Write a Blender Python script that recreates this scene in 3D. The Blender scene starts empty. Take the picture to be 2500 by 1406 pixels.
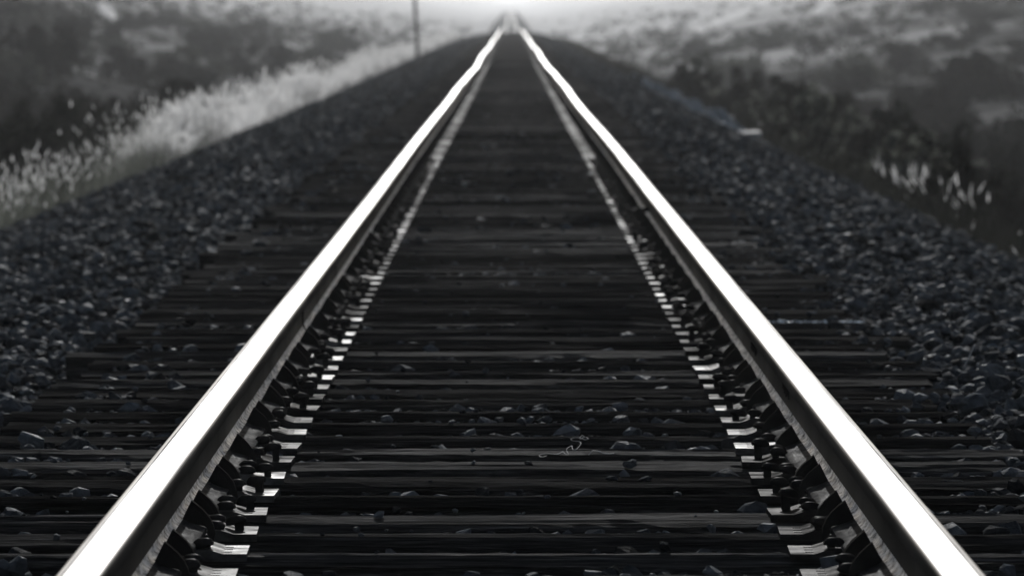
import bpy, bmesh, math, random
import numpy as np
from mathutils import Vector

random.seed(11)
rng = np.random.default_rng(11)
R = math.radians
scene = bpy.context.scene
COL = scene.collection

# ------------------------------------------------------------------ camera constants
F = 200.0 / 36.0 * 2500.0            # focal length in pixels of the 2500 px wide photograph
CAM = np.array([-0.016, 0.0, 0.945])
VX, VY = 1247.5, 46.0                # where the level line of the track vanishes
SUN_EL, SUN_AZ = R(22.0), R(0.0)     # sun straight ahead of the camera, low

# ------------------------------------------------------------------ terrain functions
PY = np.array([-40, 0, 30, 44, 57, 74, 90, 103, 117, 136, 155, 172, 218, 236, 304, 345, 400, 450, 500, 600, 700, 850, 931, 1130, 1580, 2500, 4000, 6500, 7500.])
PZ = np.array([0, 0, .003, .003, -.017, -.025, -.033, -.046, -.044, -.028, -.015, -.012, .010, .028, .055, .10, .145, .03, -.30, -.80, -1.05, -.95, -.5, .38, 1.6, 4.4, 10.5, 24., 32.])

def railz(y):
    y = np.asarray(y, float)
    d = np.gradient(PZ, PY)
    i = np.clip(np.searchsorted(PY, y) - 1, 0, len(PY) - 2)
    h = PY[i + 1] - PY[i]
    t = np.clip((y - PY[i]) / h, 0, 1)
    t2, t3 = t * t, t * t * t
    wig = (.007*np.sin(y/3.9) + .007*np.sin(y/8.3 + 1.)) * np.clip((y-40)/60, 0, 1)*np.clip((420-y)/60, 0, 1)
    return wig + (2*t3-3*t2+1)*PZ[i] + (t3-2*t2+t)*h*d[i] + (-2*t3+3*t2)*PZ[i+1] + (t3-t2)*h*d[i+1]

def hum(x, y, s, seed=0.0):
    x = x / s; y = y / s
    return (np.sin(x*1.3 + y*.7 + seed) + np.sin(-x*.9 + y*1.7 + 2.1*seed + 1.3)
            + np.sin(x*2.3 - y*1.1 + seed*.7 + .4) * .6 + np.sin(x*.5 + y*2.9 + 3.3 + seed) * .5) / 3.1

LP = [(0, -.26), (1.2, -.27), (1.35, -.31), (1.6, -.31), (1.95, -.28), (2.7, -.40), (3.7, -.62), (4.3, -.85), (9.0, -2.5), (12., -2.6)]
RP = [(0, -.26), (1.25, -.265), (1.45, -.23), (1.75, -.20), (2.4, -.33), (3.1, -.58), (3.6, -.85), (7.5, -2.5), (11., -2.7)]

def ground_z(x, y):
    x = np.asarray(x, float); y = np.asarray(y, float)
    d = np.abs(x)
    r = railz(y)
    lp = np.array(LP); rp = np.array(RP)
    z = np.where(x < 0, np.interp(d, lp[:, 0], lp[:, 1]), np.interp(d, rp[:, 0], rp[:, 1]))
    far = np.clip((d - 9.0) / 8.0, 0, 1)
    e = np.maximum(d - 10.0, 0)
    s = np.where(x < 0, .175, .165)
    hill = 42.0 * (1 - np.exp(-s * e / 42.0))
    hill *= np.clip((y + 120) / 300, .25, 1)
    cal = 1 - .6*np.clip((y - 200)/200, 0, 1)
    bump = hum(x, y, 9.0, 1.0) * .5 * far * cal + hum(x, y, 31.0, 4.0) * 1.4 * cal * np.clip((d - 12) / 25, 0, 1)
    tail = np.clip((y - 3000) / 4000, 0, 1) * 14
    fade = np.clip((y - 350) / 300, 0, 1) * np.clip((d - 4) / 4, 0, 1)
    return r + z + hill + bump + tail * np.clip(d / 30, 0, 1) + fade * np.where(z < -1, 1.2, 0)

def pix_ray(px, py, Y):
    """point of the ray through photograph pixel (px, py) at distance Y"""
    return np.array([CAM[0] + (px - VX) / F * Y, Y, CAM[2] - (py - VY) / F * Y])

def pix_ground(px, py):
    """where the ray through a photograph pixel meets the ground"""
    Y = np.geomspace(9, 6500, 9000)
    X = CAM[0] + (px - VX) / F * Y
    Z = CAM[2] - (py - VY) / F * Y
    hit = np.nonzero(Z < ground_z(X, Y))[0]
    k = hit[0] if len(hit) else len(Y) - 1
    return float(X[k]), float(Y[k]), float(ground_z(X[k], Y[k]))

# ------------------------------------------------------------------ materials
def mat(name):
    m = bpy.data.materials.new(name); m.use_nodes = True
    nt = m.node_tree
    for n in list(nt.nodes): nt.nodes.remove(n)
    out = nt.nodes.new('ShaderNodeOutputMaterial')
    return m, nt, out

def node(nt, t, **kw):
    n = nt.nodes.new(t)
    for k, v in kw.items():
        if k.startswith('i_'):
            n.inputs[k[2:].replace('_', ' ')].default_value = v
        else:
            setattr(n, k, v)
    return n

def ramp(nt, fac, stops):
    n = nt.nodes.new('ShaderNodeValToRGB')
    el = n.color_ramp.elements
    while len(el) > 1: el.remove(el[-1])
    el[0].position = stops[0][0]; el[0].color = (*stops[0][1], 1)
    for p, c in stops[1:]:
        e = el.new(p); e.color = (*c, 1)
    nt.links.new(fac, n.inputs['Fac'])
    return n

def noise(nt, vec, scale, detail=4, rough=.55, stretch=None):
    if stretch is not None:
        mp = node(nt, 'ShaderNodeMapping'); mp.inputs['Scale'].default_value = stretch
        nt.links.new(vec, mp.inputs['Vector']); vec = mp.outputs['Vector']
    n = node(nt, 'ShaderNodeTexNoise', i_Scale=scale, i_Detail=detail, i_Roughness=rough)
    nt.links.new(vec, n.inputs['Vector'])
    return n

def g(v, t=(1, 1, 1)): return (v * t[0], v * t[1], v * t[2])
COOL = (.88, 1.02, 1.16)
GREEN = (.98, 1.04, .92)

def diff_gloss(name, stops, scale, stretch, gloss, rough, bump=.0, bumpscale=None, detail=6, perobj=0., island=0., glosscol=(1, 1, 1), bumpdist=.004, coord='Object'):
    """rough dielectric: diffuse plus a little gloss, colour from stretched noise"""
    m, nt, out = mat(name)
    tc = node(nt, 'ShaderNodeTexCoord')
    vec = tc.outputs[coord]
    if perobj:
        oi = node(nt, 'ShaderNodeObjectInfo')
        ad = node(nt, 'ShaderNodeVectorMath', operation='ADD'); sc = node(nt, 'ShaderNodeVectorMath', operation='SCALE')
        cb = node(nt, 'ShaderNodeCombineXYZ')
        for i in range(3): nt.links.new(oi.outputs['Random'], cb.inputs[i])
        nt.links.new(cb.outputs[0], sc.inputs[0]); sc.inputs['Scale'].default_value = 97.0
        nt.links.new(vec, ad.inputs[0]); nt.links.new(sc.outputs[0], ad.inputs[1]); vec = ad.outputs[0]
    n = noise(nt, vec, scale, detail, .6, stretch)
    cr = ramp(nt, n.outputs['Fac'], stops)
    col = cr.outputs['Color']
    src = None
    if perobj: src = (oi.outputs['Random'], perobj)
    if island:
        ge = node(nt, 'ShaderNodeNewGeometry'); src = (ge.outputs['Random Per Island'], island)
    if src:
        mr = node(nt, 'ShaderNodeMapRange'); mr.inputs['To Min'].default_value = 1 - src[1]; mr.inputs['To Max'].default_value = 1 + src[1]
        nt.links.new(src[0], mr.inputs['Value'])
        mx = node(nt, 'ShaderNodeMix', data_type='RGBA', blend_type='MULTIPLY'); mx.inputs['Factor'].default_value = 1
        nt.links.new(col, mx.inputs['A']); nt.links.new(mr.outputs[0], mx.inputs['B']); col = mx.outputs['Result']
    df = node(nt, 'ShaderNodeBsdfDiffuse'); nt.links.new(col, df.inputs['Color'])
    gl = node(nt, 'ShaderNodeBsdfGlossy'); gl.inputs['Roughness'].default_value = rough; gl.inputs['Color'].default_value = (*glosscol, 1)
    mix = node(nt, 'ShaderNodeMixShader')
    n2 = noise(nt, vec, scale * .37, 3, .5, stretch)
    mg = node(nt, 'ShaderNodeMapRange'); mg.inputs['From Min'].default_value = .35; mg.inputs['From Max'].default_value = .7
    mg.inputs['To Min'].default_value = gloss[0]; mg.inputs['To Max'].default_value = gloss[1]
    nt.links.new(n2.outputs['Fac'], mg.inputs['Value'])
    gf = mg.outputs[0]
    if src:
        pw = node(nt, 'ShaderNodeMath', operation='POWER'); pw.inputs[1].default_value = 2.2; nt.links.new(src[0], pw.inputs[0])
        mm = node(nt, 'ShaderNodeMath', operation='MULTIPLY_ADD'); mm.inputs[1].default_value = 1.5; mm.inputs[2].default_value = .3
        nt.links.new(pw.outputs[0], mm.inputs[0])
        m3 = node(nt, 'ShaderNodeMath', operation='MULTIPLY'); nt.links.new(mm.outputs[0], m3.inputs[0]); nt.links.new(gf, m3.inputs[1]); gf = m3.outputs[0]
    nt.links.new(gf, mix.inputs['Fac'])
    nt.links.new(df.outputs[0], mix.inputs[1]); nt.links.new(gl.outputs[0], mix.inputs[2])
    if bump:
        nb = noise(nt, vec, bumpscale or scale, 6, .65, stretch)
        bp = node(nt, 'ShaderNodeBump', i_Strength=bump, i_Distance=bumpdist)
        nt.links.new(nb.outputs['Fac'], bp.inputs['Height'])
        nt.links.new(bp.outputs[0], df.inputs['Normal']); nt.links.new(bp.outputs[0], gl.inputs['Normal'])
    nt.links.new(mix.outputs[0], out.inputs['Surface'])
    return m

def metal(name, c0, c1, scale, stretch, rough, bump=0., bumpscale=None, bumpdist=.001):
    m, nt, out = mat(name)
    tc = node(nt, 'ShaderNodeTexCoord')
    n = noise(nt, tc.outputs['Object'], scale, 5, .6, stretch)
    cr = ramp(nt, n.outputs['Fac'], [(.38, c0), (.62, c1)])
    p = node(nt, 'ShaderNodeBsdfPrincipled', i_Metallic=1.0, i_Roughness=rough)
    nt.links.new(cr.outputs[0], p.inputs['Base Color'])
    mr = node(nt, 'ShaderNodeMapRange'); mr.inputs['To Min'].default_value = rough - .06; mr.inputs['To Max'].default_value = rough + .1
    nt.links.new(n.outputs['Fac'], mr.inputs['Value']); nt.links.new(mr.outputs[0], p.inputs['Roughness'])
    if bump:
        nb = noise(nt, tc.outputs['Object'], bumpscale, 4, .6, stretch)
        bp = node(nt, 'ShaderNodeBump', i_Strength=bump, i_Distance=bumpdist)
        nt.links.new(nb.outputs['Fac'], bp.inputs['Height']); nt.links.new(bp.outputs[0], p.inputs['Normal'])
    nt.links.new(p.outputs[0], out.inputs['Surface'])
    return m

def leaf(name, c0, c1, scale, trans=.35):
    m, nt, out = mat(name)
    ge = node(nt, 'ShaderNodeNewGeometry')
    cr = ramp(nt, ge.outputs['Random Per Island'], [(0, c0), (1, c1)])
    d = node(nt, 'ShaderNodeBsdfDiffuse'); t = node(nt, 'ShaderNodeBsdfTranslucent'); mx = node(nt, 'ShaderNodeMixShader')
    mx.inputs['Fac'].default_value = trans
    nt.links.new(cr.outputs[0], d.inputs['Color']); nt.links.new(cr.outputs[0], t.inputs['Color'])
    nt.links.new(d.outputs[0], mx.inputs[1]); nt.links.new(t.outputs[0], mx.inputs[2]); nt.links.new(mx.outputs[0], out.inputs['Surface'])
    return m

M = {}
M['wood'] = diff_gloss('creosoted_wood', [(.27, g(.003)), (.45, g(.013)), (.58, g(.033)), (.74, g(.11))], 8.0, (.55, 14, 9), (.0, .0045), .5, bump=.9, bumpscale=12, perobj=.6, bumpdist=.012)
M['wood_far'] = diff_gloss('creosoted_wood_far', [(.25, g(.003)), (.5, g(.008)), (.75, g(.02))], 3.0, (.7, 4, 4), (.0, .003), .5)
M['stone'] = diff_gloss('crushed_stone', [(.3, g(.022, COOL)), (.7, g(.085, COOL))], 30.0, None, (.002, .028), .45, bump=1., bumpscale=60, island=.85, bumpdist=.010)
M['pale_stone'] = diff_gloss('pale_crushed_stone', [(.3, g(.16, COOL)), (.7, g(.30, COOL))], 30.0, None, (.004, .03), .45, bump=.6, bumpscale=45, island=.5, bumpdist=.006)
M['bed'] = diff_gloss('stony_bed', [(.35, g(.006, COOL)), (.65, g(.03, COOL))], 22.0, None, (.0, .003), .5, bump=1.0, bumpscale=22, bumpdist=.03)
M['head'] = diff_gloss('polished_rail_steel', [(.3, g(.10)), (.7, g(.22))], 7.0, (14, .12, 6), (.09, .23), .36, bump=.12, bumpscale=9., bumpdist=.0006)
M['head_line'] = diff_gloss('worn_head_line', [(.4, g(.08)), (.6, g(.3))], 9.0, (6, .22, 6), (.012, .09), .40)
M['web'] = diff_gloss('rusted_rail_web', [(.35, (.016, .0158, .0155)), (.65, (.030, .0295, .029))], 4.0, (4, .8, 1.5), (.05, .11), .40, bump=.25, bumpscale=16., bumpdist=.001)
M['foot'] = diff_gloss('grimy_rail_foot', [(.38, g(.02)), (.66, g(.07))], 44.0, (1, .45, 1), (.003, .012), .42, bump=.8, bumpscale=60., bumpdist=.004)
M['plate'] = diff_gloss('worn_tie_plate', [(.40, g(.010)), (.60, g(.05))], 34.0, (.6, 1., 1), (.003, .040), .40, bump=.6, bumpscale=50., bumpdist=.003, perobj=.8)
M['scale'] = diff_gloss('painted_foot_glint', [(.36, g(.06)), (.58, g(.78))], 60.0, (1, .4, 1), (.02, .28), .45, bump=.9, bumpscale=70., bumpdist=.005)  # sun glint along the foot fillet, painted in as pale mottled colour
M['iron'] = diff_gloss('dark_iron', [(.3, g(.006)), (.7, g(.016))], 25.0, None, (.003, .012), .40, bump=.4, bumpscale=60., bumpdist=.002)
M['wire'] = diff_gloss('pale_wire', [(.3, g(.12)), (.7, g(.35))], 60, None, (.01, .04), .4)
M['straw'] = diff_gloss('dry_straw', [(.3, g(.35)), (.7, g(.55))], 60, None, (.02, .05), .4)
M['post'] = diff_gloss('weathered_post', [(.3, g(.03)), (.7, g(.07))], 6, (6, 6, .6), (0, .004), .6)
M['concrete'] = diff_gloss('pale_concrete', [(.3, g(.22)), (.7, g(.36))], 14, None, (.01, .03), .5, bump=.3)
M['grit'] = diff_gloss('pale_grit', [(.3, g(.35, COOL)), (.7, g(.65, COOL))], 90, None, (.03, .10), .4, island=.6)
M['dark_leaf'] = leaf('dark_leaf', g(.006, GREEN), g(.020, GREEN), 1)
M['mid_leaf'] = leaf('mid_leaf', g(.022, GREEN), g(.075, GREEN), 1)
M['weed_leaf'] = leaf('weed_leaf', g(.006, GREEN), g(.15, GREEN), 1)
M['pale_leaf'] = leaf('pale_leaf', g(.14), g(.30), 1)
M['blade'] = leaf('grass_blade', g(.06, GREEN), g(.20, GREEN), 1, .4)
M['green_blade'] = leaf('green_blade', g(.04, GREEN), g(.15, GREEN), 1, .4)
M['pale_blade'] = leaf('pale_blade', g(.20), g(.60), 1, .5)
M['dark_blade'] = leaf('dark_grass_blade', g(.008, GREEN), g(.026, GREEN), 1, .35)
M['seed'] = leaf('seed_head', g(.75), g(.92), 1, .55)
M['stem'] = diff_gloss('woody_stem', [(.3, g(.02)), (.7, g(.05))], 8, None, (0, .002), .6)
M['sand'] = diff_gloss('pale_sand', [(.3, g(.42)), (.7, g(.60))], .4, None, (0, .004), .6)

def ground_material():
    m, nt, out = mat('scrub_soil')
    tc = node(nt, 'ShaderNodeTexCoord'); v = tc.outputs['Object']
    a = noise(nt, v, .16, 7, .62)
    b = noise(nt, v, .035, 4, .55, (1, .45, 1))
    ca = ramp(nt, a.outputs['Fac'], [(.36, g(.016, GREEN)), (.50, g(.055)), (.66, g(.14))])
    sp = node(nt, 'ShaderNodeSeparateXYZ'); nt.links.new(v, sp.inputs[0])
    far = node(nt, 'ShaderNodeMapRange'); far.inputs['From Min'].default_value = 150; far.inputs['From Max'].default_value = 1000  # pale dry grass spreads with distance, haze brightness put into its colour
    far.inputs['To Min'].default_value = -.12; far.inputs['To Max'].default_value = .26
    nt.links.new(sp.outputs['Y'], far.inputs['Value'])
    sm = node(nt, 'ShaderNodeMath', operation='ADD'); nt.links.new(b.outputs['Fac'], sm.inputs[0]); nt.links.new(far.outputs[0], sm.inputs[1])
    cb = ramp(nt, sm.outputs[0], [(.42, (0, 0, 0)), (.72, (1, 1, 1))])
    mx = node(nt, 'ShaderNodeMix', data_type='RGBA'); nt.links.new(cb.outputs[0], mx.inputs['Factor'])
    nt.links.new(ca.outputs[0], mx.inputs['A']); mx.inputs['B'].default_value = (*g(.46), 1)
    d = node(nt, 'ShaderNodeBsdfDiffuse'); nt.links.new(mx.outputs['Result'], d.inputs['Color'])
    nb = noise(nt, v, 1.1, 6, .7); bp = node(nt, 'ShaderNodeBump', i_Strength=.8, i_Distance=.35)
    nt.links.new(nb.outputs['Fac'], bp.inputs['Height']); nt.links.new(bp.outputs[0], d.inputs['Normal'])
    nt.links.new(d.outputs[0], out.inputs['Surface'])
    return m
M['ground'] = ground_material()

# ------------------------------------------------------------------ mesh helpers
def mesh_from(name, verts, faces, mats, midx=None, smooth=None):
    """verts (n,3) array, faces list of index tuples or (k,4)/(k,3) array"""
    me = bpy.data.meshes.new(name)
    verts = np.asarray(verts, np.float32)
    if isinstance(faces, np.ndarray):
        k, c = faces.shape
        me.vertices.add(len(verts)); me.vertices.foreach_set('co', verts.ravel())
        me.loops.add(k * c); me.loops.foreach_set('vertex_index', faces.astype(np.int32).ravel())
        me.polygons.add(k); me.polygons.foreach_set('loop_start', np.arange(0, k * c, c, dtype=np.int32))
        me.update(calc_edges=True)
    else:
        me.from_pydata([tuple(v) for v in verts], [], faces)
    for m in (mats if isinstance(mats, (list, tuple)) else [mats]): me.materials.append(m)
    if midx is not None: me.polygons.foreach_set('material_index', np.asarray(midx, np.int32))
    me.polygons.foreach_set('use_smooth', np.full(len(me.polygons), bool(smooth)))
    me.update()
    return me

def link(name, me, parent=None, loc=None):
    o = bpy.data.objects.new(name, me); COL.objects.link(o)
    if parent is not None: o.parent = parent
    if loc is not None: o.location = loc
    return o

def tag(o, label=None, cat=None, group=None, kind=None):
    if label: o['label'] = label
    if cat: o['category'] = cat
    if group: o['group'] = group
    if kind: o['kind'] = kind
    return o

def empty(name, loc=(0, 0, 0)):
    o = bpy.data.objects.new(name, None); COL.objects.link(o); o.location = loc
    o.empty_display_size = .1
    return o

def prism(poly, y0, y1, bevel=.0):
    """polygon in (x, z) extruded along y -> bmesh"""
    bm = bmesh.new()
    a = [bm.verts.new((u, y0, z)) for u, z in poly]
    b = [bm.verts.new((u, y1, z)) for u, z in poly]
    n = len(poly)
    bm.faces.new(a); bm.faces.new(b[::-1])
    for i in range(n): bm.faces.new((a[i], b[i], b[(i + 1) % n], a[(i + 1) % n]))
    bmesh.ops.recalc_face_normals(bm, faces=bm.faces)
    if bevel: bmesh.ops.bevel(bm, geom=bm.edges[:], offset=bevel, segments=2, affect='EDGES', profile=.5)
    return bm

def bm_mesh(name, bm, m, smooth_angle=None):
    me = bpy.data.meshes.new(name); bm.to_mesh(me); bm.free(); me.materials.append(m)
    if smooth_angle:
        me.polygons.foreach_set('use_smooth', np.full(len(me.polygons), True)); me.set_sharp_from_angle(angle=smooth_angle)
    return me

def tube(name, pts, rad, m, sides=7):
    pts = [Vector(p) for p in pts]
    # Catmull-Rom smoothing
    sm = []
    for i in range(len(pts) - 1):
        p0, p1, p2, p3 = pts[max(i-1, 0)], pts[i], pts[i+1], pts[min(i+2, len(pts)-1)]
        for k in range(6):
            t = k / 6
            sm.append(.5*((2*p1) + (p2-p0)*t + (2*p0-5*p1+4*p2-p3)*t*t + (3*p1-p0-3*p2+p3)*t**3))
    sm.append(pts[-1])
    V, Fc = [], []
    for i, p in enumerate(sm):
        d = (sm[min(i+1, len(sm)-1)] - sm[max(i-1, 0)]).normalized()
        a = d.orthogonal().normalized() if i == 0 else (prev - d * prev.dot(d)).normalized()
        prev = a; b = d.cross(a)
        for k in range(sides):
            an = 2*math.pi*k/sides
            V.append(p + (a*math.cos(an) + b*math.sin(an))*rad)
        if i:
            for k in range(sides):
                j = (i-1)*sides
                Fc.append((j+k, j+(k+1) % sides, j+sides+(k+1) % sides, j+sides+k))
    Fc.append(tuple(range(sides))[::-1]); Fc.append(tuple(len(V)-sides+k for k in range(sides)))
    return mesh_from(name, np.array([tuple(v) for v in V]), Fc, m, smooth=True)

# ------------------------------------------------------------------ ground
def grid_sheet(xs, ys, zf, name, m):
    X, Y = np.meshgrid(xs, ys)
    Z = zf(X, Y)
    V = np.stack([X, Y, Z], -1).reshape(-1, 3)
    nx, ny = len(xs), len(ys)
    i = np.arange(ny - 1)[:, None] * nx + np.arange(nx - 1)[None]
    Fq = np.stack([i, i + 1, i + nx + 1, i + nx], -1).reshape(-1, 4)
    return link(name, mesh_from(name, V, Fq, m, smooth=True))

half = np.concatenate([[0, 1.0, 1.9, 2.6, 3.2, 3.7, 4.2, 4.8, 5.5, 6.3, 7.2, 8.2, 9.3], np.arange(10.5, 40, 1.3), np.geomspace(41, 290, 36)])
xs = np.concatenate([-half[:0:-1], half])
ys = np.concatenate([np.arange(-12, 30, 3.), np.arange(30, 420, 2.2), np.geomspace(422, 7000, 190)])
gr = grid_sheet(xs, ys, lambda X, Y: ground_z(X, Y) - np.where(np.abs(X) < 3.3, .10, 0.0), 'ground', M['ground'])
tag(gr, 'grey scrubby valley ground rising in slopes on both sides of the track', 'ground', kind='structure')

bx = np.concatenate([np.linspace(-3.9, -1.4, 14), np.linspace(-1.2, 1.2, 7), np.linspace(1.4, 3.25, 11)])
by = np.concatenate([np.arange(-6, 120, .5), np.arange(120, 480, 2.), np.geomspace(482, 2350, 120)])
def bed_z(X, Y):
    return ground_z(X, Y) + .012*hum(X, Y, .16, 2.) - np.where(np.abs(X) < 1.35, .015, 0.) - np.where((X < -3.7) | (X > 3.15), .12, 0) + .03*np.clip((Y-480)/50, 0, 1)
tb = grid_sheet(bx, by, bed_z, 'track_bed', M['bed'])
tag(tb, 'dark stony bed that carries the track across the valley', 'track bed', kind='structure')

CLEAR = []
def open_slope(x, yv):
    """the bare pale slope on the right, where no shrubs grow"""
    t = x/np.maximum(yv, 1.)
    return (t > .031) & (t < .050) & (yv > 430)
def is_clear(x, yv, extra=0.0):
    ok = np.ones(np.shape(x), bool)
    for P, w in CLEAR:
        for a, b in zip(P[:-1], P[1:]):
            d = b - a; t = np.clip(((x-a[0])*d[0] + (yv-a[1])*d[1])/(d@d), -.1, 1.1)
            dist = np.hypot(x - a[0] - t*d[0], (yv - a[1] - t*d[1])*.5)
            ok &= dist > w*.55 + extra
    return ok
def strip_on_ground(name, pl, widths, lift, label, cat):
    """a pale bare strip lying on the hillside, following the ground"""
    fine = [tuple(np.array(pl[i])*(1-f) + np.array(pl[i+1])*f) for i in range(len(pl)-1) for f in (0, .33, .66)] + [pl[-1]]
    widths = np.interp(np.linspace(0, 1, len(fine)), np.linspace(0, 1, len(widths)), widths)
    P = [np.array(pix_ground(*p)[:2]) for p in fine]
    V, n = [], 24
    for i in range(n + 1):
        t = i / n * (len(P) - 1); k = min(int(t), len(P) - 2); f = t - k
        c = P[k]*(1-f) + P[k+1]*f; w = widths[k]*(1-f) + widths[k+1]*f
        d = P[k+1] - P[k]; d /= np.linalg.norm(d); nrm = np.array([-d[1], d[0]])
        w *= 1 + .35*math.sin(i*1.9) + .2*math.sin(i*4.1)
        for s in np.linspace(-1, 1, 7):
            q = c + nrm*s*w*.5
            V.append((q[0], q[1], float(ground_z(q[0], q[1])) + lift*(1-.9*abs(s))))
    Fq = [(i*7+k, i*7+k+1, i*7+k+8, i*7+k+7) for i in range(n) for k in range(6)]
    CLEAR.append((P, max(widths)))
    o = link(name, mesh_from(name, np.array(V), Fq, M['sand'], smooth=True))
    return tag(o, label, cat, kind='structure')

# ------------------------------------------------------------------ rails
RC = .754                                   # rail centre from track centre
def head_profile():
    r = [(.0115, -.046), (.036, -.037), (.0373, -.034), (.0373, -.014), (.0368, -.0085), (.0352, -.0045), (.032, -.0025), (.0270, -.0017), (.0220, -.0011), (.016, -.0006), (.008, -.0002), (0, 0)]
    r = [(u*1.07, z) for u, z in r]
    return r + [(-u, z) for u, z in r[-2::-1]]
def web_profile():
    r = [(.0115, -.0455), (.0092, -.056), (.0085, -.080), (.0090, -.105), (.0115, -.122)]
    return r, [(-u, z) for u, z in r]
def foot_profile():
    r = [(.0112, -.121), (.0135, -.128), (.018, -.1345), (.026, -.140), (.040, -.1465), (.060, -.153), (.0735, -.158), (.076, -.161), (.076, -.172)]
    return r + [(-u, z) for u, z in r[::-1]]

ry = np.concatenate([np.arange(2, 420, 1.), np.arange(420, 1100, 6.), np.arange(1100, 2330, 15.)])
def sweep(name, poly, side, m, closed=True, pick=None):
    zs = railz(ry)
    lat = .016*np.sin(ry/13. + side) * np.clip(ry/80, 0, 1) + .006*np.sin(ry/7.3 + 2*side) * np.clip(ry/60, 0, 1)
    dz = .004*np.sin(ry/9.1 + 1.7*side) * np.clip(ry/50, 0, 1)
    n = len(poly); V = np.zeros((len(ry), n, 3))
    for k, (u, z) in enumerate(poly):
        V[:, k, 0] = side*RC + lat - side*u; V[:, k, 1] = ry; V[:, k, 2] = zs + dz + z
    i = np.arange(len(ry)-1)[:, None]*n; kk = np.arange(n if closed else n-1)[None]
    k2 = (kk + 1) % n
    Fq = np.stack([i+kk, i+k2, i+n+k2, i+n+kk], -1).reshape(-1, 4)
    if side > 0: Fq = Fq[:, ::-1]
    mi = None if pick is None else np.tile([pick(k) for k in range(n if closed else n-1)], len(ry)-1)
    me = mesh_from(name, V.reshape(-1, 3), Fq, m, midx=mi, smooth=True); me.set_sharp_from_angle(angle=R(32))
    return me

rails = {}
for side, word in ((-1, 'left'), (1, 'right')):
    r = empty('rail', (0, 0, 0))
    tag(r, f'{word} of the two steel rails, its top worn shiny white and its web dark', 'rail', 'running rails')
    link('rail_head', sweep('rail_head', head_profile(), side, [M['head'], M['web'], M['head_line']], pick=lambda k: (2 if k in (7, 14) else 0) if 4 <= k <= 17 else 1), r)
    a, b = web_profile()
    w = np.array(a + b[::-1])
    link('rail_web', sweep('rail_web', [tuple(p) for p in w], side, M['web']), r)
    link('rail_foot', sweep('rail_foot', foot_profile(), side, [M['foot'], M['scale']], pick=lambda k: 1 if k in (0, 1, 2, 13, 14, 15) else 0), r)  # fillet faces take the painted sun glint
    rails[side] = r

def web_pt(side, Y, u, z): return (side*(RC - u), Y, float(railz(Y)) + z)
for Y in (19.75, 23.4):
    pts = [web_pt(-1, Y + dy, u, z) for u, z, dy in ((.0395, -.036, 0), (.0300, -.045, 0), (.018, -.056, 0), (.014, -.085, -.005), (.0155, -.115, -.01), (.024, -.134, -.02), (.045, -.145, -.01), (.070, -.153, .06))]
    link('bond_wire', tube('bond_wire', pts, .0032, M['iron']), rails[-1])
bm = bmesh.new(); bmesh.ops.create_cone(bm, cap_ends=True, segments=10, radius1=.016, radius2=.012, depth=.05)
plug = link('bond_plug', bm_mesh('bond_plug', bm, M['iron'], R(40)), rails[1], web_pt(1, 31.2, .034, -.105)); plug.rotation_euler = (0, R(80), 0)
# raised rolling marks on the web of the right rail (too small to read)
def glyphs(Y0, n, seed):
    rr = random.Random(seed); bm = bmesh.new()
    for k in range(n):
        y = Y0 + k*.045
        for _ in range(rr.choice((2, 3, 3))):
            dy, dz = rr.uniform(-.009, .009), rr.uniform(-.011, .011)
            sy, sz = rr.choice(((.018, .005), (.005, .024), (.006, .014)))
            q = bmesh.ops.create_cube(bm, size=1)['verts']
            bmesh.ops.scale(bm, verts=q, vec=(.0035, sy, sz))
            x, yy, zz = web_pt(1, y + dy, .0098, -.083 + dz)
            bmesh.ops.translate(bm, verts=q, vec=(x, yy, zz))
    return bm_mesh('rolling_mark', bm, M['iron'])
for Y0, n, s in ((15.55, 8, 3), (17.6, 9, 5)):
    link('rolling_mark', glyphs(Y0, n, s), rails[1])

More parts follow.
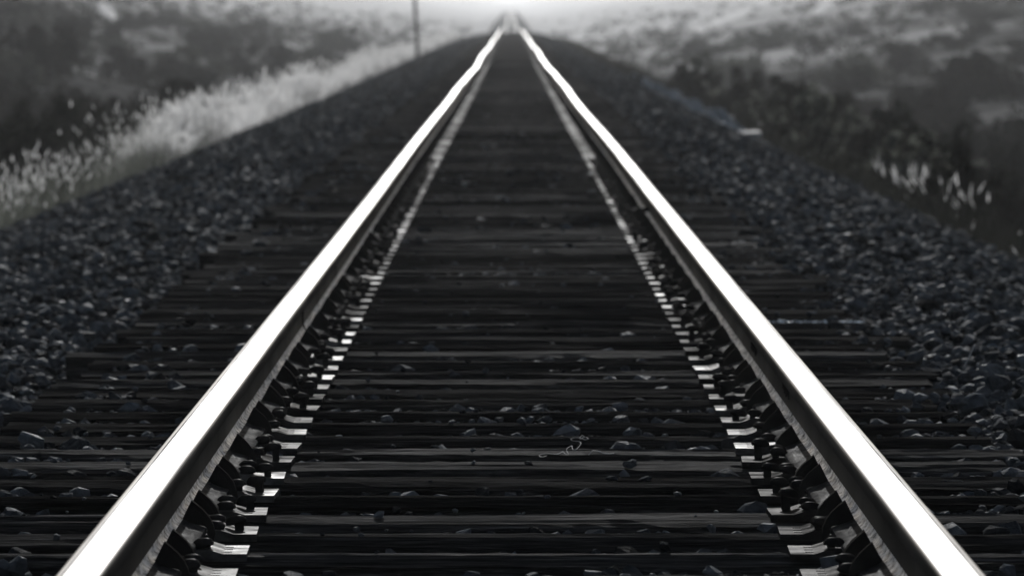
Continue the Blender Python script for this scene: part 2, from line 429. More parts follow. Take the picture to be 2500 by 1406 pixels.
# ------------------------------------------------------------------ crossties with plates and spikes
TIE_TOP = -.190
def tie_mesh(seed, L=2.74):
    rs = np.random.default_rng(seed)
    nx = 66
    W, H = .115, .17
    prof = []
    for k in range(13): prof.append((-W + 2*W*k/12, 0.0))
    prof = [(-W, -H), (-W, -H*.55), (-W, -.05), (-W, -.02)] + prof + [(W, -.02), (W, -.05), (W, -H*.55), (W, -H)]
    n = len(prof)
    l0, l1 = -L/2 + rs.uniform(-.04, .04), L/2 + rs.uniform(-.04, .04)
    xs_ = np.linspace(l0, l1, nx)
    V = np.zeros((nx, n, 3))
    ph = rs.uniform(0, 6.28, (n, 4)); fr = rs.uniform(.8, 3.2, (n, 4)); am = rs.uniform(.3, 1, (n, 4))
    grain = rs.normal(0, 1, n)
    wy = rs.uniform(-.006, .006); edge = rs.uniform(.004, .016)
    for k, (y, z) in enumerate(prof):
        dz = sum(am[k, j]*np.sin(xs_*fr[k, j]*2.2 + ph[k, j]) for j in range(4)) * .0016 + grain[k]*.0034
        V[:, k, 0] = xs_
        V[:, k, 1] = y + wy*np.sin(xs_*1.1) + (rs.normal(0, .0015, nx) if abs(y) == W else 0)
        if z == 0.0:
            lim = abs(y)/W
            drop = edge*max(0, lim-.78)/.22*(1 + .6*np.sin(xs_*3.1+ph[k, 0])) if lim > .78 else 0
            V[:, k, 2] = dz - .001 - drop + rs.normal(0, .0007, nx)
        else:
            V[:, k, 2] = z
            V[:, k, 1] += np.sign(y)*dz*1.4
    # a long crack or two in the top
    for _ in range(rs.integers(1, 4)):
        k = rs.integers(6, 15); a = rs.integers(0, nx-14); b = a + rs.integers(8, 34)
        V[a:b, k, 2] -= .011
    # ragged ends
    V[0, :, 0] += rs.normal(0, .006, n); V[-1, :, 0] += rs.normal(0, .006, n)
    i = np.arange(nx-1)[:, None]*n; kk = np.arange(n-1)[None]
    Fq = np.stack([i+kk, i+n+kk, i+n+kk+1, i+kk+1], -1).reshape(-1, 4).tolist()
    Fq = [tuple(f)[::-1] for f in Fq] + [tuple(range(n))[::-1], tuple((nx-1)*n + k for k in range(n))]
    me = mesh_from('crosstie', V.reshape(-1, 3), Fq, M['wood'], smooth=False)
    bm = bmesh.new(); bm.from_mesh(me); bmesh.ops.recalc_face_normals(bm, faces=bm.faces); bm.to_mesh(me); bm.free()
    return me
TIES = [tie_mesh(100 + k) for k in range(10)]

def plate_mesh():
    """rolled steel tie plate with square holes; +u is the gauge side"""
    us = [-.172, -.150, -.134, -.105, -.087, -.078, .078, .087, .105, .132, .150, .182]
    vs = [-.098, -.062, -.044, -.009, .009, .044, .062, .098]
    top = lambda u: .021 if .078 <= abs(u) <= .105 else (.013 if abs(u) > .105 else .018)
    holes = {(1, 1), (1, 5), (9, 1), (9, 5), (9, 3), (3, 2), (3, 4)}
    bm = bmesh.new(); cache = {}
    def vt(i, j, z):
        key = (i, j, round(z, 4))
        if key not in cache: cache[key] = bm.verts.new((us[i], vs[j], z))
        return cache[key]
    hz = [top(u) for u in us]
    cells = {(i, j) for i in range(len(us)-1) for j in range(len(vs)-1)} - holes
    for i, j in cells:
        bm.faces.new((vt(i, j, hz[i]), vt(i+1, j, hz[i+1]), vt(i+1, j+1, hz[i+1]), vt(i, j+1, hz[i])))
        for di, dj, p, q in ((-1, 0, (i, j+1), (i, j)), (1, 0, (i+1, j), (i+1, j+1)), (0, -1, (i, j), (i+1, j)), (0, 1, (i+1, j+1), (i, j+1))):
            if (i+di, j+dj) not in cells:
                bm.faces.new((vt(*p, hz[p[0]]), vt(*p, -.003), vt(*q, -.003), vt(*q, hz[q[0]])))
    bmesh.ops.recalc_face_normals(bm, faces=bm.faces)
    return bm_mesh('tie_plate', bm, M['plate'])
PLATE = plate_mesh()
def plate_far():
    bm = prism([(-.172, 0), (-.172, .013), (-.105, .018), (.105, .018), (.182, .013), (.182, 0)], -.098, .098)
    return bm_mesh('tie_plate', bm, M['plate'])
PLATE_FAR = plate_far()

def spike_mesh():
    """cut spike: square shank and domed head that overhangs towards -u"""
    bm = bmesh.new()
    q = bmesh.ops.create_cube(bm, size=1)['verts']
    bmesh.ops.scale(bm, verts=q, vec=(.017, .017, .075)); bmesh.ops.translate(bm, verts=q, vec=(0, 0, -.0375))
    rings = [(.0, 1.0, -.002), (.15, 1.06, .004), (.5, .86, .010), (.85, .5, .0135)]
    base = [(-.030, 0), (-.026, .012), (-.014, .018), (.002, .018), (.012, .014), (.015, 0), (.012, -.014), (.002, -.018), (-.014, -.018), (-.026, -.012)]
    prev = None
    for t, s, z in rings:
        cur = [bm.verts.new(((u+.006)*s - .006, v*s, z - .006*(u < -.012)*(1-t))) for u, v in base]
        if prev:
            for k in range(len(base)): bm.faces.new((prev[k], prev[(k+1) % len(base)], cur[(k+1) % len(base)], cur[k]))
        else: bm.faces.new(cur[::-1])
        prev = cur
    bm.faces.new(prev)
    bmesh.ops.recalc_face_normals(bm, faces=bm.faces)
    return bm_mesh('spike', bm, M['iron'], R(40))
SPIKE = spike_mesh()

def anchor_mesh():
    """drive-on rail anchor: a strap under the foot whose hook rises and bears on it; +u is the gauge side"""
    poly = [(.027, .034), (.047, .072), (.060, .061), (.074, .048), (.086, .032), (.0935, .014), (.096, -.004), (.091, -.020), (.078, -.027),
            (-.078, -.024), (-.092, -.016), (-.094, .004), (-.086, .018), (-.066, .022), (-.066, .0165), (-.0785, .012), (-.0785, -.003),
            (.079, -.003), (.080, .010), (.074, .0155), (.055, .020), (.038, .0265)]
    bm = prism(poly, -.013, .013)
    lobe = [(.050, .058), (.064, .046), (.076, .030), (.082, .012), (.083, -.006), (.078, -.018), (.0805, -.004), (.0805, .012), (.072, .020), (.050, .026)]
    b2 = prism(lobe, -.0165, .0165)
    me2 = bpy.data.meshes.new('t'); b2.to_mesh(me2); b2.free(); bm.from_mesh(me2); bpy.data.meshes.remove(me2)
    return bm_mesh('rail_anchor', bm, M['iron'])
ANCHOR = anchor_mesh()

tie_y = []
y = 8.95
tr = random.Random(5)
while y < 470:
    tie_y.append(y); y += .487 + tr.uniform(-.035, .035)
N_IND, N_SPIKE, N_ANCH = 300, 75, 74
CRUST = min(range(len(tie_y)), key=lambda k: abs(tie_y[k] - 21.1))
WIRET = min(range(len(tie_y)), key=lambda k: abs(tie_y[k] - 15.1))
tie_of = {}
for k, ty in enumerate(tie_y[:N_IND]):
    o = link('crosstie', TIES[tr.randrange(10)])
    o.location = (-.06 + tr.uniform(-.06, .06), ty, float(railz(ty)) + TIE_TOP + tr.uniform(-.003, .001))
    o.rotation_euler = (tr.uniform(-.012, .012), 0, tr.uniform(-.010, .010) + (math.pi if tr.random() < .5 else 0))
    lab = 'dark weathered wooden crosstie under both rails, part buried in loose stone'
    if k == CRUST: lab = 'dark crosstie with pale glittering grit along its top beside the right rail'
    if k == WIRET: lab = 'dark wooden crosstie on which the curled pale wire rests'
    tag(o, lab, 'crosstie', 'crossties under the rails')
    tie_of[k] = o
bpy.context.view_layer.update()
for k, ty in enumerate(tie_y[:N_IND]):
    o = tie_of[k]
    inv = o.matrix_world.inverted()
    for side in (-1, 1):
        p = link('tie_plate', PLATE if k < N_SPIKE else PLATE_FAR, o)
        p.matrix_parent_inverse = inv
        p.location = (side*RC, ty + tr.uniform(-.008, .008), float(railz(ty)) + TIE_TOP)
        rz = (0 if side < 0 else math.pi) + tr.uniform(-.03, .03)
        p.rotation_euler = (0, 0, rz)
        if k < N_SPIKE:
            spots = [(.096, -.053 if tr.random() < .6 else .053, .024), ]
            if tr.random() < .55: spots.append((.096, .053 if spots[0][1] < 0 else -.053, .022))
            if tr.random() < .55: spots.append((.141, tr.choice((-.053, .053, 0)), tr.choice((.030, .034, .042))))
            spots.append((-.096, tr.choice((-.03, .03)), .024))
            for u, v, h in spots:
                s = link('spike', SPIKE, p)
                s.location = (u, v, h + tr.uniform(0, .012))
                s.rotation_euler = (tr.uniform(-.08, .08), tr.uniform(-.1, .1), math.pi*(u < 0) + tr.uniform(-.25, .25))
# the crossties and plates beyond the three hundredth
V, Fc, mi = [], [], []
def add_box(x0, x1, y0, y1, z0, z1, m):
    b = len(V)
    V.extend([(x0, y0, z0), (x1, y0, z0), (x1, y1, z0), (x0, y1, z0), (x0, y0, z1), (x1, y0, z1), (x1, y1, z1), (x0, y1, z1)])
    for f in ((0, 1, 5, 4), (1, 2, 6, 5), (2, 3, 7, 6), (3, 0, 4, 7), (4, 5, 6, 7)): Fc.append(tuple(b+i for i in f)); mi.append(m)
for ty in tie_y[N_IND:]:
    z = float(railz(ty)) + TIE_TOP; dx = tr.uniform(-.05, .05)
    add_box(-1.43+dx, 1.31+dx, ty-.115, ty+.115, z-.17, z, 0)
    for side in (-1, 1): add_box(side*RC-.17, side*RC+.17, ty-.098, ty+.098, z+.001, z+.018, 1)
o = link('distant_crossties', mesh_from('distant_crossties', np.array(V), Fc, [M['wood_far'], M['plate']], mi))
tag(o, 'far run of crossties and plates closing up towards the crest of the line', 'crossties', kind='stuff')

# rail anchors gripping the rail foot on both sides of each crosstie
FOOT_Z = -.172
for side, word in ((-1, 'left'), (1, 'right')):
    for k, ty in enumerate(tie_y[1:2*N_ANCH:2]):
        for s in (-1, 1):
            if tr.random() < .04: continue
            Y = ty + s*(.130 + tr.uniform(0, .014))
            o = link('rail_anchor', ANCHOR)
            o.location = (side*RC, Y, float(railz(Y)) + FOOT_Z)
            o.rotation_euler = (tr.uniform(-.05, .05), tr.uniform(-.03, .03), (0 if side < 0 else math.pi) + tr.uniform(-.06, .06))
            tag(o, f'black hooked rail anchor gripping the foot of the {word} rail beside a crosstie', 'rail anchor', f'rail anchors along the {word} rail')
av = np.array([v.co[:] for v in ANCHOR.vertices]); af = [tuple(p.vertices) for p in ANCHOR.polygons]
V, Fc = [], []
for side in (-1, 1):
    for ty in tie_y[2*N_ANCH+1:300:2]:
        for s in (-1, 1):
            Y = ty + s*.145; b = len(V)
            q = av * np.array([-side, -side, 1]) + np.array([side*RC, Y, float(railz(Y)) + FOOT_Z])
            V.extend(q.tolist()); Fc.extend([tuple(b+i for i in f) for f in af])
o = link('distant_rail_anchors', mesh_from('distant_rail_anchors', np.array(V), Fc, M['iron']))
tag(o, 'far rows of small dark anchors along the feet of both rails', 'rail anchors', kind='stuff')

# ------------------------------------------------------------------ ballast stones
def stone_variant(npt, seed):
    rs = random.Random(seed); bm = bmesh.new()
    for _ in range(npt):
        v = Vector((rs.gauss(0, 1), rs.gauss(0, 1), rs.gauss(0, 1))).normalized() * rs.uniform(.72, 1.0)
        bm.verts.new((v.x*rs.uniform(.85, 1.1), v.y*.8, v.z*.62))
    r = bmesh.ops.convex_hull(bm, input=bm.verts)
    junk = list({e for e in r['geom_interior'] + r['geom_unused'] if isinstance(e, bmesh.types.BMVert)})
    if junk: bmesh.ops.delete(bm, geom=junk, context='VERTS')
    bmesh.ops.triangulate(bm, faces=bm.faces)
    bm.verts.index_update()
    v = np.array([p.co[:] for p in bm.verts]); f = np.array([[q.index for q in t.verts] for t in bm.faces]); bm.free()
    return v, f
HI = [stone_variant(22, 900+k) for k in range(20)]
LO = [stone_variant(8, 950+k) for k in range(12)]

def rot_mats(n, tilt):
    ax = rng.normal(0, 1, (n, 3)); ax /= np.linalg.norm(ax, axis=1)[:, None]
    an = rng.normal(0, tilt, n); yaw = rng.uniform(0, 6.283, n)
    c, s = np.cos(an), np.sin(an); K = np.zeros((n, 3, 3))
    K[:, 0, 1] = -ax[:, 2]; K[:, 0, 2] = ax[:, 1]; K[:, 1, 0] = ax[:, 2]; K[:, 1, 2] = -ax[:, 0]; K[:, 2, 0] = -ax[:, 1]; K[:, 2, 1] = ax[:, 0]
    T = np.eye(3)[None] + s[:, None, None]*K + (1-c)[:, None, None]*(K@K)
    Rz = np.zeros((n, 3, 3)); Rz[:, 0, 0] = np.cos(yaw); Rz[:, 0, 1] = -np.sin(yaw); Rz[:, 1, 0] = np.sin(yaw); Rz[:, 1, 1] = np.cos(yaw); Rz[:, 2, 2] = 1
    return T @ Rz

class Stones:
    def __init__(s): s.V, s.F, s.n = [], [], 0
    def add(s, P, size, variants, tilt=.55):
        n = len(P); which = rng.integers(0, len(variants), n); Rm = rot_mats(n, tilt)
        for k, (v, f) in enumerate(variants):
            idx = np.nonzero(which == k)[0]
            if not len(idx): continue
            Q = np.einsum('nij,vj->nvi', Rm[idx], v) * size[idx][:, None, None] + P[idx][:, None, :]
            Fi = f[None] + (np.arange(len(idx))*len(v))[:, None, None] + s.n
            s.V.append(Q.reshape(-1, 3)); s.F.append(Fi.reshape(-1, 3)); s.n += len(idx)*len(v)
    def build(s, name, m): return link(name, mesh_from(name, np.concatenate(s.V), np.concatenate(s.F), m))

def sizes(n, mean=.027, sd=.40, lo=.012, hi=.055):
    return np.clip(np.exp(rng.normal(math.log(mean), sd, n)), lo, hi)

B = Stones()
ty_arr = np.array(tie_y)
def shoulder(side, y0, y1, dens, mean, variants):
    wid = (1.34, 3.95) if side < 0 else (1.20, 3.3)
    n = int((wid[1]-wid[0])*(y1-y0)*dens)
    x = rng.uniform(*wid, n)*side; yy = rng.uniform(y0, y1, n)
    sz = sizes(n, mean)
    z = ground_z(x, yy) + rng.uniform(-.25, .65, n)*sz + .010*hum(x, yy, .5, 3.)
    near = np.abs(yy[:, None] - ty_arr[None, :]).min(1) if y0 < 90 else np.full(n, 1.)
    ok = (near > .11) | (np.abs(x) > np.where(side < 0, 1.45, 1.27))
    x, yy, sz, z = x[ok], yy[ok], sz[ok], z[ok]
    B.add(np.stack([x, yy, z], 1), sz, variants)
for side in (-1, 1):
    shoulder(side, 8.5, 26, 620, .021, HI)
    shoulder(side, 26, 46, 430, .024, HI)
    shoulder(side, 46, 80, 260, .028, LO)
    shoulder(side, 80, 150, 90, .036, LO)
    shoulder(side, 150, 330, 14, .055, LO)
def crib(y0, y1, dens, mean, variants):
    n = int(2.6*(y1-y0)*dens)
    x = rng.uniform(-1.32, 1.32, n); yy = rng.uniform(y0, y1, n)
    near = np.abs(yy[:, None] - ty_arr[None]).min(1)
    ok = near > .112
    ok &= ~((np.abs(x - .145) < .12) & (np.abs(yy - 15.2) < .32))
    x, yy = x[ok], yy[ok]; n = len(x); sz = sizes(n, mean)
    pile = hum(x, yy, .35, 1.) * .014 + hum(x, yy, 1.3, 5.) * .010
    z = railz(yy) + TIE_TOP - .038 + pile + rng.uniform(-.3, .5, n)*sz + np.clip((np.abs(x)-1.0)/.3, 0, 1)*.02
    B.add(np.stack([x, yy, z], 1), sz, variants)
crib(8.5, 30, 480, .0185, HI); crib(30, 60, 200, .028, LO)
def on_ties(y0, y1, per, variants, mean=.011):
    for k, ty in enumerate(tie_y):
        if not y0 <= ty < y1: continue
        n = rng.poisson(per)
        if not n: continue
        x = rng.uniform(-1.25, 1.25, n); yy = ty + rng.uniform(-.105, .115, n)
        ok = (np.abs(np.abs(x) - RC) > .20) & ~((np.abs(x - .145) < .12) & (np.abs(yy - 15.1) < .3)); x, yy = x[ok], yy[ok]; n = len(x)
        if not n: continue
        sz = sizes(n, mean, .45, .005, .032)
        B.add(np.stack([x, yy, railz(yy) + TIE_TOP + sz*.45], 1), sz, variants, .35)
on_ties(8.9, 30, 8, HI, .009); on_ties(30, 90, 6, LO, .014)
o = B.build('ballast', M['stone'])
tag(o, 'loose dark blue grey crushed stone around the crossties and down both shoulders', 'ballast', kind='stuff')

# the paler gravel windrow along the right edge of the ballast
G_ = Stones(); n = 9000
yy = 74 + 66*rng.uniform(0, 1, n)**1.2; x = 3.02 + .05*np.sin(yy*.4) + rng.normal(0, .11, n); sz = sizes(n, .036)
hgt = .7*(.20 + .07*np.sin(yy*.55) + .05*np.sin(yy*1.7))*np.exp(-((x-3.02)/.17)**2)*np.clip((yy-73)/5, 0, 1)
G_.add(np.stack([x, yy, ground_z(x, yy) + hgt*rng.uniform(.3, 1, n)**.5], 1), sz, LO)
o = G_.build('gravel_windrow', M['pale_stone'])
tag(o, 'low ridge of paler gravel along the right edge of the ballast', 'gravel', kind='stuff')

# single stones one can tell apart
def lone_stone(px, py, wpx, drop, label, seed, shape=(1, 1, .8)):
    Y = F*(CAM[2] - (TIE_TOP + drop))/(py - VY)
    s = wpx*Y/F*.5
    v, f = stone_variant(18, seed)
    v = v*np.array(shape)*s/np.abs(v[:, 0]).max()
    P = pix_ray(px, py, Y)
    o = link('stone', mesh_from('stone', v, [tuple(t) for t in f], M['stone']), None, (P[0], Y, P[2] - v[:, 2].min()*.8))
    o.rotation_euler = (0, 0, seed)
    tag(o, label, 'stone', 'single stones lying between the rails')
lone_stone(1538, 1143, 46, 0, 'angular dark stone with a slanting lit edge right of the curled wire', 21, (1, .8, .75))
lone_stone(1494, 1176, 36, 0, 'left of two rounded bluish stones below the curled wire', 34, (1, .9, .85))
lone_stone(1574, 1177, 40, 0, 'right of two rounded bluish stones below the curled wire', 47, (1, .9, .7))
lone_stone(1738, 1306, 44, -.01, 'tall pointed stone standing on a crosstie near the right rail', 58, (.9, .8, 1.3))
lone_stone(1872, 1300, 50, -.01, 'squarish stone in front of the bright plates of the right rail', 63, (1, .9, .9))
lone_stone(1110, 924, 44, 0, 'wide bluish stone midway between the rails', 75, (1, .8, .7))
lone_stone(1190, 1105, 42, -.01, 'low slanted stone left of the curled wire', 83, (1, .8, .5))
lone_stone(2330, 1192, 80, -.015, 'broad dark stone lying outside the right rail', 91, (1, .7, .45))

# ------------------------------------------------------------------ small things lying on the track
def zoom_pts(lst, Yf):
    out = []
    for u, v in lst:
        px, py = 1280 + u/7.8125, 1040 + v/7.8125
        out.append(tuple(pix_ray(px, py, Yf(u, v))))
    return out
wl = [(430, 575), (400, 585), (355, 598), (300, 590), (285, 572), (330, 552), (420, 536), (520, 540), (640, 543), (735, 500), (790, 545), (845, 545), (815, 490), (815, 440), (905, 385), (915, 420), (940, 465), (1000, 450), (1080, 350), (1050, 305), (930, 290), (895, 255), (985, 225), (1100, 245), (1160, 268), (1222, 248), (1150, 218), (1080, 250), (1060, 230), (1110, 185), (1150, 215)]
def wireY(u, v):
    zt = F*(CAM[2] - TIE_TOP - .006)
    return zt/(1040 + 572/7.8125 - VY) + (572 - v)*.0005
o = link('wire', tube('wire', zoom_pts(wl, wireY), .0010, M['wire'], 6))
tag(o, 'thin curled pale wire standing up from a crosstie between the rails', 'wire')
wl2 = [(1230, 560), (1290, 490), (1330, 476), (1420, 490), (1520, 525), (1620, 536), (1720, 528)]
o = link('wire', tube('wire', zoom_pts(wl2, lambda u, v: F*(CAM[2]-TIE_TOP-.004)/(1040+555/7.8125-VY) + .02), .0010, M['straw'], 6))
tag(o, 'short grey strand bent over a small stone right of the curled wire', 'wire')
def straw(p0, p1, drop, lean, label):
    Y = F*(CAM[2] - drop)/(p0[1] - VY)
    a, b = pix_ray(*p0, Y), pix_ray(*p1, Y + lean)
    mid = (a + b)/2 + np.array([.002, 0, .002])
    tag(link('straw', tube('straw', [a, mid, b], .0014, M['straw'], 6)), label, 'straw')
straw((2352, 902), (2382, 841), -.215, .03, 'straight pale straw standing up from the stones right of the track')
straw((2444, 905), (2490, 910), -.23, .02, 'pale straw lying flat on the stones near the right edge')
# glittering grit on one crosstie
S = Stones(); n = 260
S.add(np.stack([rng.uniform(.90, 1.30, n), tie_y[CRUST] + rng.normal(.01, .03, n), np.full(n, float(railz(21.1)) + TIE_TOP + .003)], 1), sizes(n, .006, .4, .003, .012), LO, .4)
gme = mesh_from('pale_grit', np.concatenate(S.V), np.concatenate(S.F), M['grit'])
p = link('pale_grit', gme, tie_of[CRUST]); p.matrix_parent_inverse = tie_of[CRUST].matrix_world.inverted()
p['kind'] = 'stuff'
# white block at the edge of the ballast
bm = bmesh.new(); q = bmesh.ops.create_cube(bm, size=1)['verts']
bmesh.ops.scale(bm, verts=q, vec=(.30, .22, .09)); bmesh.ops.bevel(bm, geom=bm.edges[:], offset=.010, segments=2, affect='EDGES')
for v in bm.verts: v.co += Vector((random.uniform(-.003, .003), random.uniform(-.003, .003), random.uniform(-.004, .004)))
P = pix_ray(1829, 338, 72.5)
o = link('concrete_block', bm_mesh('concrete_block', bm, M['concrete']), None, (P[0], 72.5, float(ground_z(P[0], 72.5)) + .035))
o.rotation_euler = (R(6), R(-2), R(4))
tag(o, 'small white block lying at the right edge of the ballast', 'block')

# leaning post at the left edge of the ballast
Y = 222.; x0 = (1019 - VX)/F*Y; zb = float(ground_z(x0, Y))
bm = bmesh.new(); prev = None
for t in np.linspace(0, 1, 9):
    rad = .082 - .016*t; cx, cy = -.11*t + .008*math.sin(t*7), .02*math.sin(t*5)
    cur = [bm.verts.new((cx + rad*(1 + .06*math.sin(3*a + 5*t))*math.cos(a), cy + rad*math.sin(a), -.3 + t*2.75 + (.03*math.cos(a) if t == 1 else 0))) for a in np.linspace(0, 2*math.pi, 13)[:-1]]
    if prev:
        for k in range(12): bm.faces.new((prev[k], prev[(k+1) % 12], cur[(k+1) % 12], cur[k]))
    prev = cur
bm.faces.new(prev)
o = link('post', bm_mesh('post', bm, M['post'], R(50)), None, (x0, Y, zb))
tag(o, 'thin dark post leaning at the left edge of the ballast amid pale grass', 'post')

# ------------------------------------------------------------------ vegetation
def blades(P, h, lean, w, headp, name, m_blade, m_head, headlen=.11, headw=.009, segs=3):
    """curved grass blades, some ending in a plump seed head (crossed leaves)"""
    n = len(P); az = rng.uniform(0, 6.283, n); wz = rng.uniform(0, 6.283, n)
    d = np.stack([np.cos(az), np.sin(az), np.zeros(n)], 1); s = np.stack([np.cos(wz), np.sin(wz), np.zeros(n)], 1)
    V, Fq, mi, base = [], [], [], 0
    pts = []
    for k in range(segs+1):
        t = k/segs
        c = P + d*(lean*h*t*t)[:, None]; c[:, 2] += h*t*(1 - .25*lean*t)
        pts.append(c)
        ww = w*(1 - .75*t)
        V.append(np.stack([c - s*ww[:, None], c + s*ww[:, None]], 1))
    V = np.stack(V, 1)                                  # n, segs+1, 2, 3
    nv = (segs+1)*2
    idx = np.arange(n)[:, None, None]*nv
    k = np.arange(segs)[None, :, None]*2
    Fq = (idx + k + np.array([0, 1, 3, 2])[None, None]).reshape(-1, 4)
    verts = V.reshape(-1, 3); mi = np.zeros(len(Fq), int)
    hs = np.nonzero(rng.uniform(0, 1, n) < headp)[0]
    if len(hs):
        tip = pts[-1][hs]; dirv = pts[-1][hs] - pts[-2][hs]; dirv /= np.linalg.norm(dirv, axis=1)[:, None]
        L = headlen*rng.uniform(.7, 1.4, len(hs)); W = headw*rng.uniform(.7, 1.4, len(hs))
        HV = []
        for a in (0, 1.047, 2.094):
            ss = np.stack([np.cos(wz[hs]+a), np.sin(wz[hs]+a), np.zeros(len(hs))], 1)
            lo = tip - dirv*(L*.25)[:, None]; m1 = tip + dirv*(L*.1)[:, None]; hi = tip + dirv*(L*.75)[:, None]
            HV.append(np.stack([lo, m1 + ss*W[:, None], hi, m1 - ss*W[:, None]], 1))
        HV = np.concatenate(HV); b = len(verts)
        verts = np.concatenate([verts, HV.reshape(-1, 3)])
        HF = (np.arange(len(HV))[:, None]*4 + np.arange(4)[None]) + b
        Fq = np.concatenate([Fq, HF]); mi = np.concatenate([mi, np.ones(len(HF), int)])
    return mesh_from(name, verts, Fq, [m_blade, m_head], mi)

def clumped(n, xr, yr, clump=.10, per=14):
    nc = max(1, n//per)
    cx, cy = rng.uniform(*xr, nc), rng.uniform(*yr, nc); ch = rng.uniform(.5, 1.3, nc)
    i = rng.integers(0, nc, n)
    return cx[i] + rng.normal(0, clump, n), cy[i] + rng.normal(0, clump, n), ch[i]

# the band of pale seeding grass along the left edge of the ballast
def grass_band(parts, name, mb, heads, hl, hw):
    X, Y_, Hh = [], [], []
    for (y0, y1, dens) in parts:
        x, yv, ch = clumped(int((y1-y0)*1.0*dens), (-4.6, -3.95), (y0, y1), .13, 40)
        X.append(x); Y_.append(yv); Hh.append(ch)
    x = np.concatenate(X); yv = np.concatenate(Y_); ch = np.concatenate(Hh)
    ok = (x < -3.75 + .12*np.sin(yv*.9)) & (hum(x*3, yv, 2.6, 1.5) + .9*rng.uniform(-.5, .5, len(x)) > -.08); x, yv, ch = x[ok], yv[ok], ch[ok]
    P = np.stack([x, yv, ground_z(x, yv) - .02], 1)
    h = ch*rng.uniform(.24, .46, len(x))*np.interp(yv, [50, 90], [1.25, 1.0])*np.clip(1.15 - (-x-3.9)*.1, .7, 1.1)*(1 + .30*np.sin(yv*.35) + .18*np.sin(yv*.13) + .38*hum(x, yv, 1.9, 7.))
    big = np.clip(yv/60, 1, 3.2)
    return blades(P, h, rng.uniform(.05, .45, len(x)), .0028*big, heads(yv), name, mb, M['seed'], hl, hw)
o = link('seeding_grass', grass_band(((28, 82, 210),), 'seeding_grass', M['green_blade'], lambda y: np.clip((y-38)/70, .06, .7), .075, .0062))
tag(o, 'nearer greenish stretch of seeding grass along the left edge of the ballast', 'grass', kind='stuff')
o = link('pale_grass', grass_band(((66, 140, 190), (140, 260, 120), (260, 420, 70)), 'pale_grass', M['pale_blade'], lambda y: np.full(len(y), .95), .13, .013))
tag(o, 'farther bright pale grass along the left edge of the ballast', 'grass', kind='stuff')

def seed_tuft(Xg, Yg, n, hmax, label, group=None, spread=.11, lo=.72, hl=.125, hw=.0075):
    x = rng.normal(0, spread, n); yv = rng.normal(0, spread, n)
    P = np.stack([x, yv, np.full(n, -.03)], 1)
    me = blades(P, rng.uniform(lo, 1, n)*hmax, rng.uniform(.05, .5, n), np.full(n, .003), np.full(n, .6), 'grass_tuft', M['dark_blade'], M['seed'], hl, hw)
    tag(link('grass_tuft', me, None, (Xg, Yg, float(ground_z(Xg, Yg)))), label, 'grass tuft', group)
for px, n_, hm, lab in ((2215, 26, .50, 'left'), (2315, 18, .58, 'middle'), (2405, 12, .64, 'right')):
    Yt = 52.; seed_tuft((px - VX)/F*Yt, Yt, n_, hm, f'{lab} of the three grass tufts with bright seed heads beyond the right shoulder', 'seeding tufts right of the track', .13)
seed_tuft(-4.05, 49.5, 44, .66, 'tallest seeding grass tuft at the left edge, standing above the pale band', None, .16, .45, .08, .007)

# dark low grass along the right edge of the ballast and down both banks
def dark_grass():
    X, Y_, Hh = [], [], []
    for (xr, y0, y1, dens) in (((3.15, 6.5), 24, 70, 70), ((3.15, 6.5), 70, 170, 40), ((3.15, 6.), 170, 400, 14), ((-9, -5.4), 40, 160, 22), ((-8, -5.4), 160, 400, 8)):
        x, yv, ch = clumped(int((y1-y0)*(xr[1]-xr[0])*dens), xr, (y0, y1), .14, 12)
        X.append(x); Y_.append(yv); Hh.append(ch)
    x = np.concatenate(X); yv = np.concatenate(Y_); ch = np.concatenate(Hh)
    P = np.stack([x, yv, ground_z(x, yv) - .02], 1)
    h = ch*rng.uniform(.16, .42, len(x))
    return blades(P, h, rng.uniform(.1, .6, len(x)), .0035*np.clip(yv/60, 1, 3), np.full(len(x), .004), 'dark_grass', M['dark_blade'], M['seed'], .07, .008)
o = link('dark_grass', dark_grass())
tag(o, 'low dark grass covering the banks below the ballast', 'grass', kind='stuff')

# pale bare strips on the hillsides
strip_on_ground('sandy_path', [(1690, 84), (1760, 52), (1830, 22), (1905, -8)], [2.6, 3.8, 4.2, 4.4], .30, 'widest pale bare strip climbing the right hillside', 'path')
strip_on_ground('sandy_path', [(1985, 40), (2010, 18), (2035, -8)], [1.4, 1.8, 2.0], .30, 'narrow pale bare strip to the right of the widest one', 'path')
strip_on_ground('sandy_patch', [(252, 14), (268, 34), (288, 56)], [.8, 1.3, .9], .30, 'bright bare patch high on the left hillside', 'bare ground')

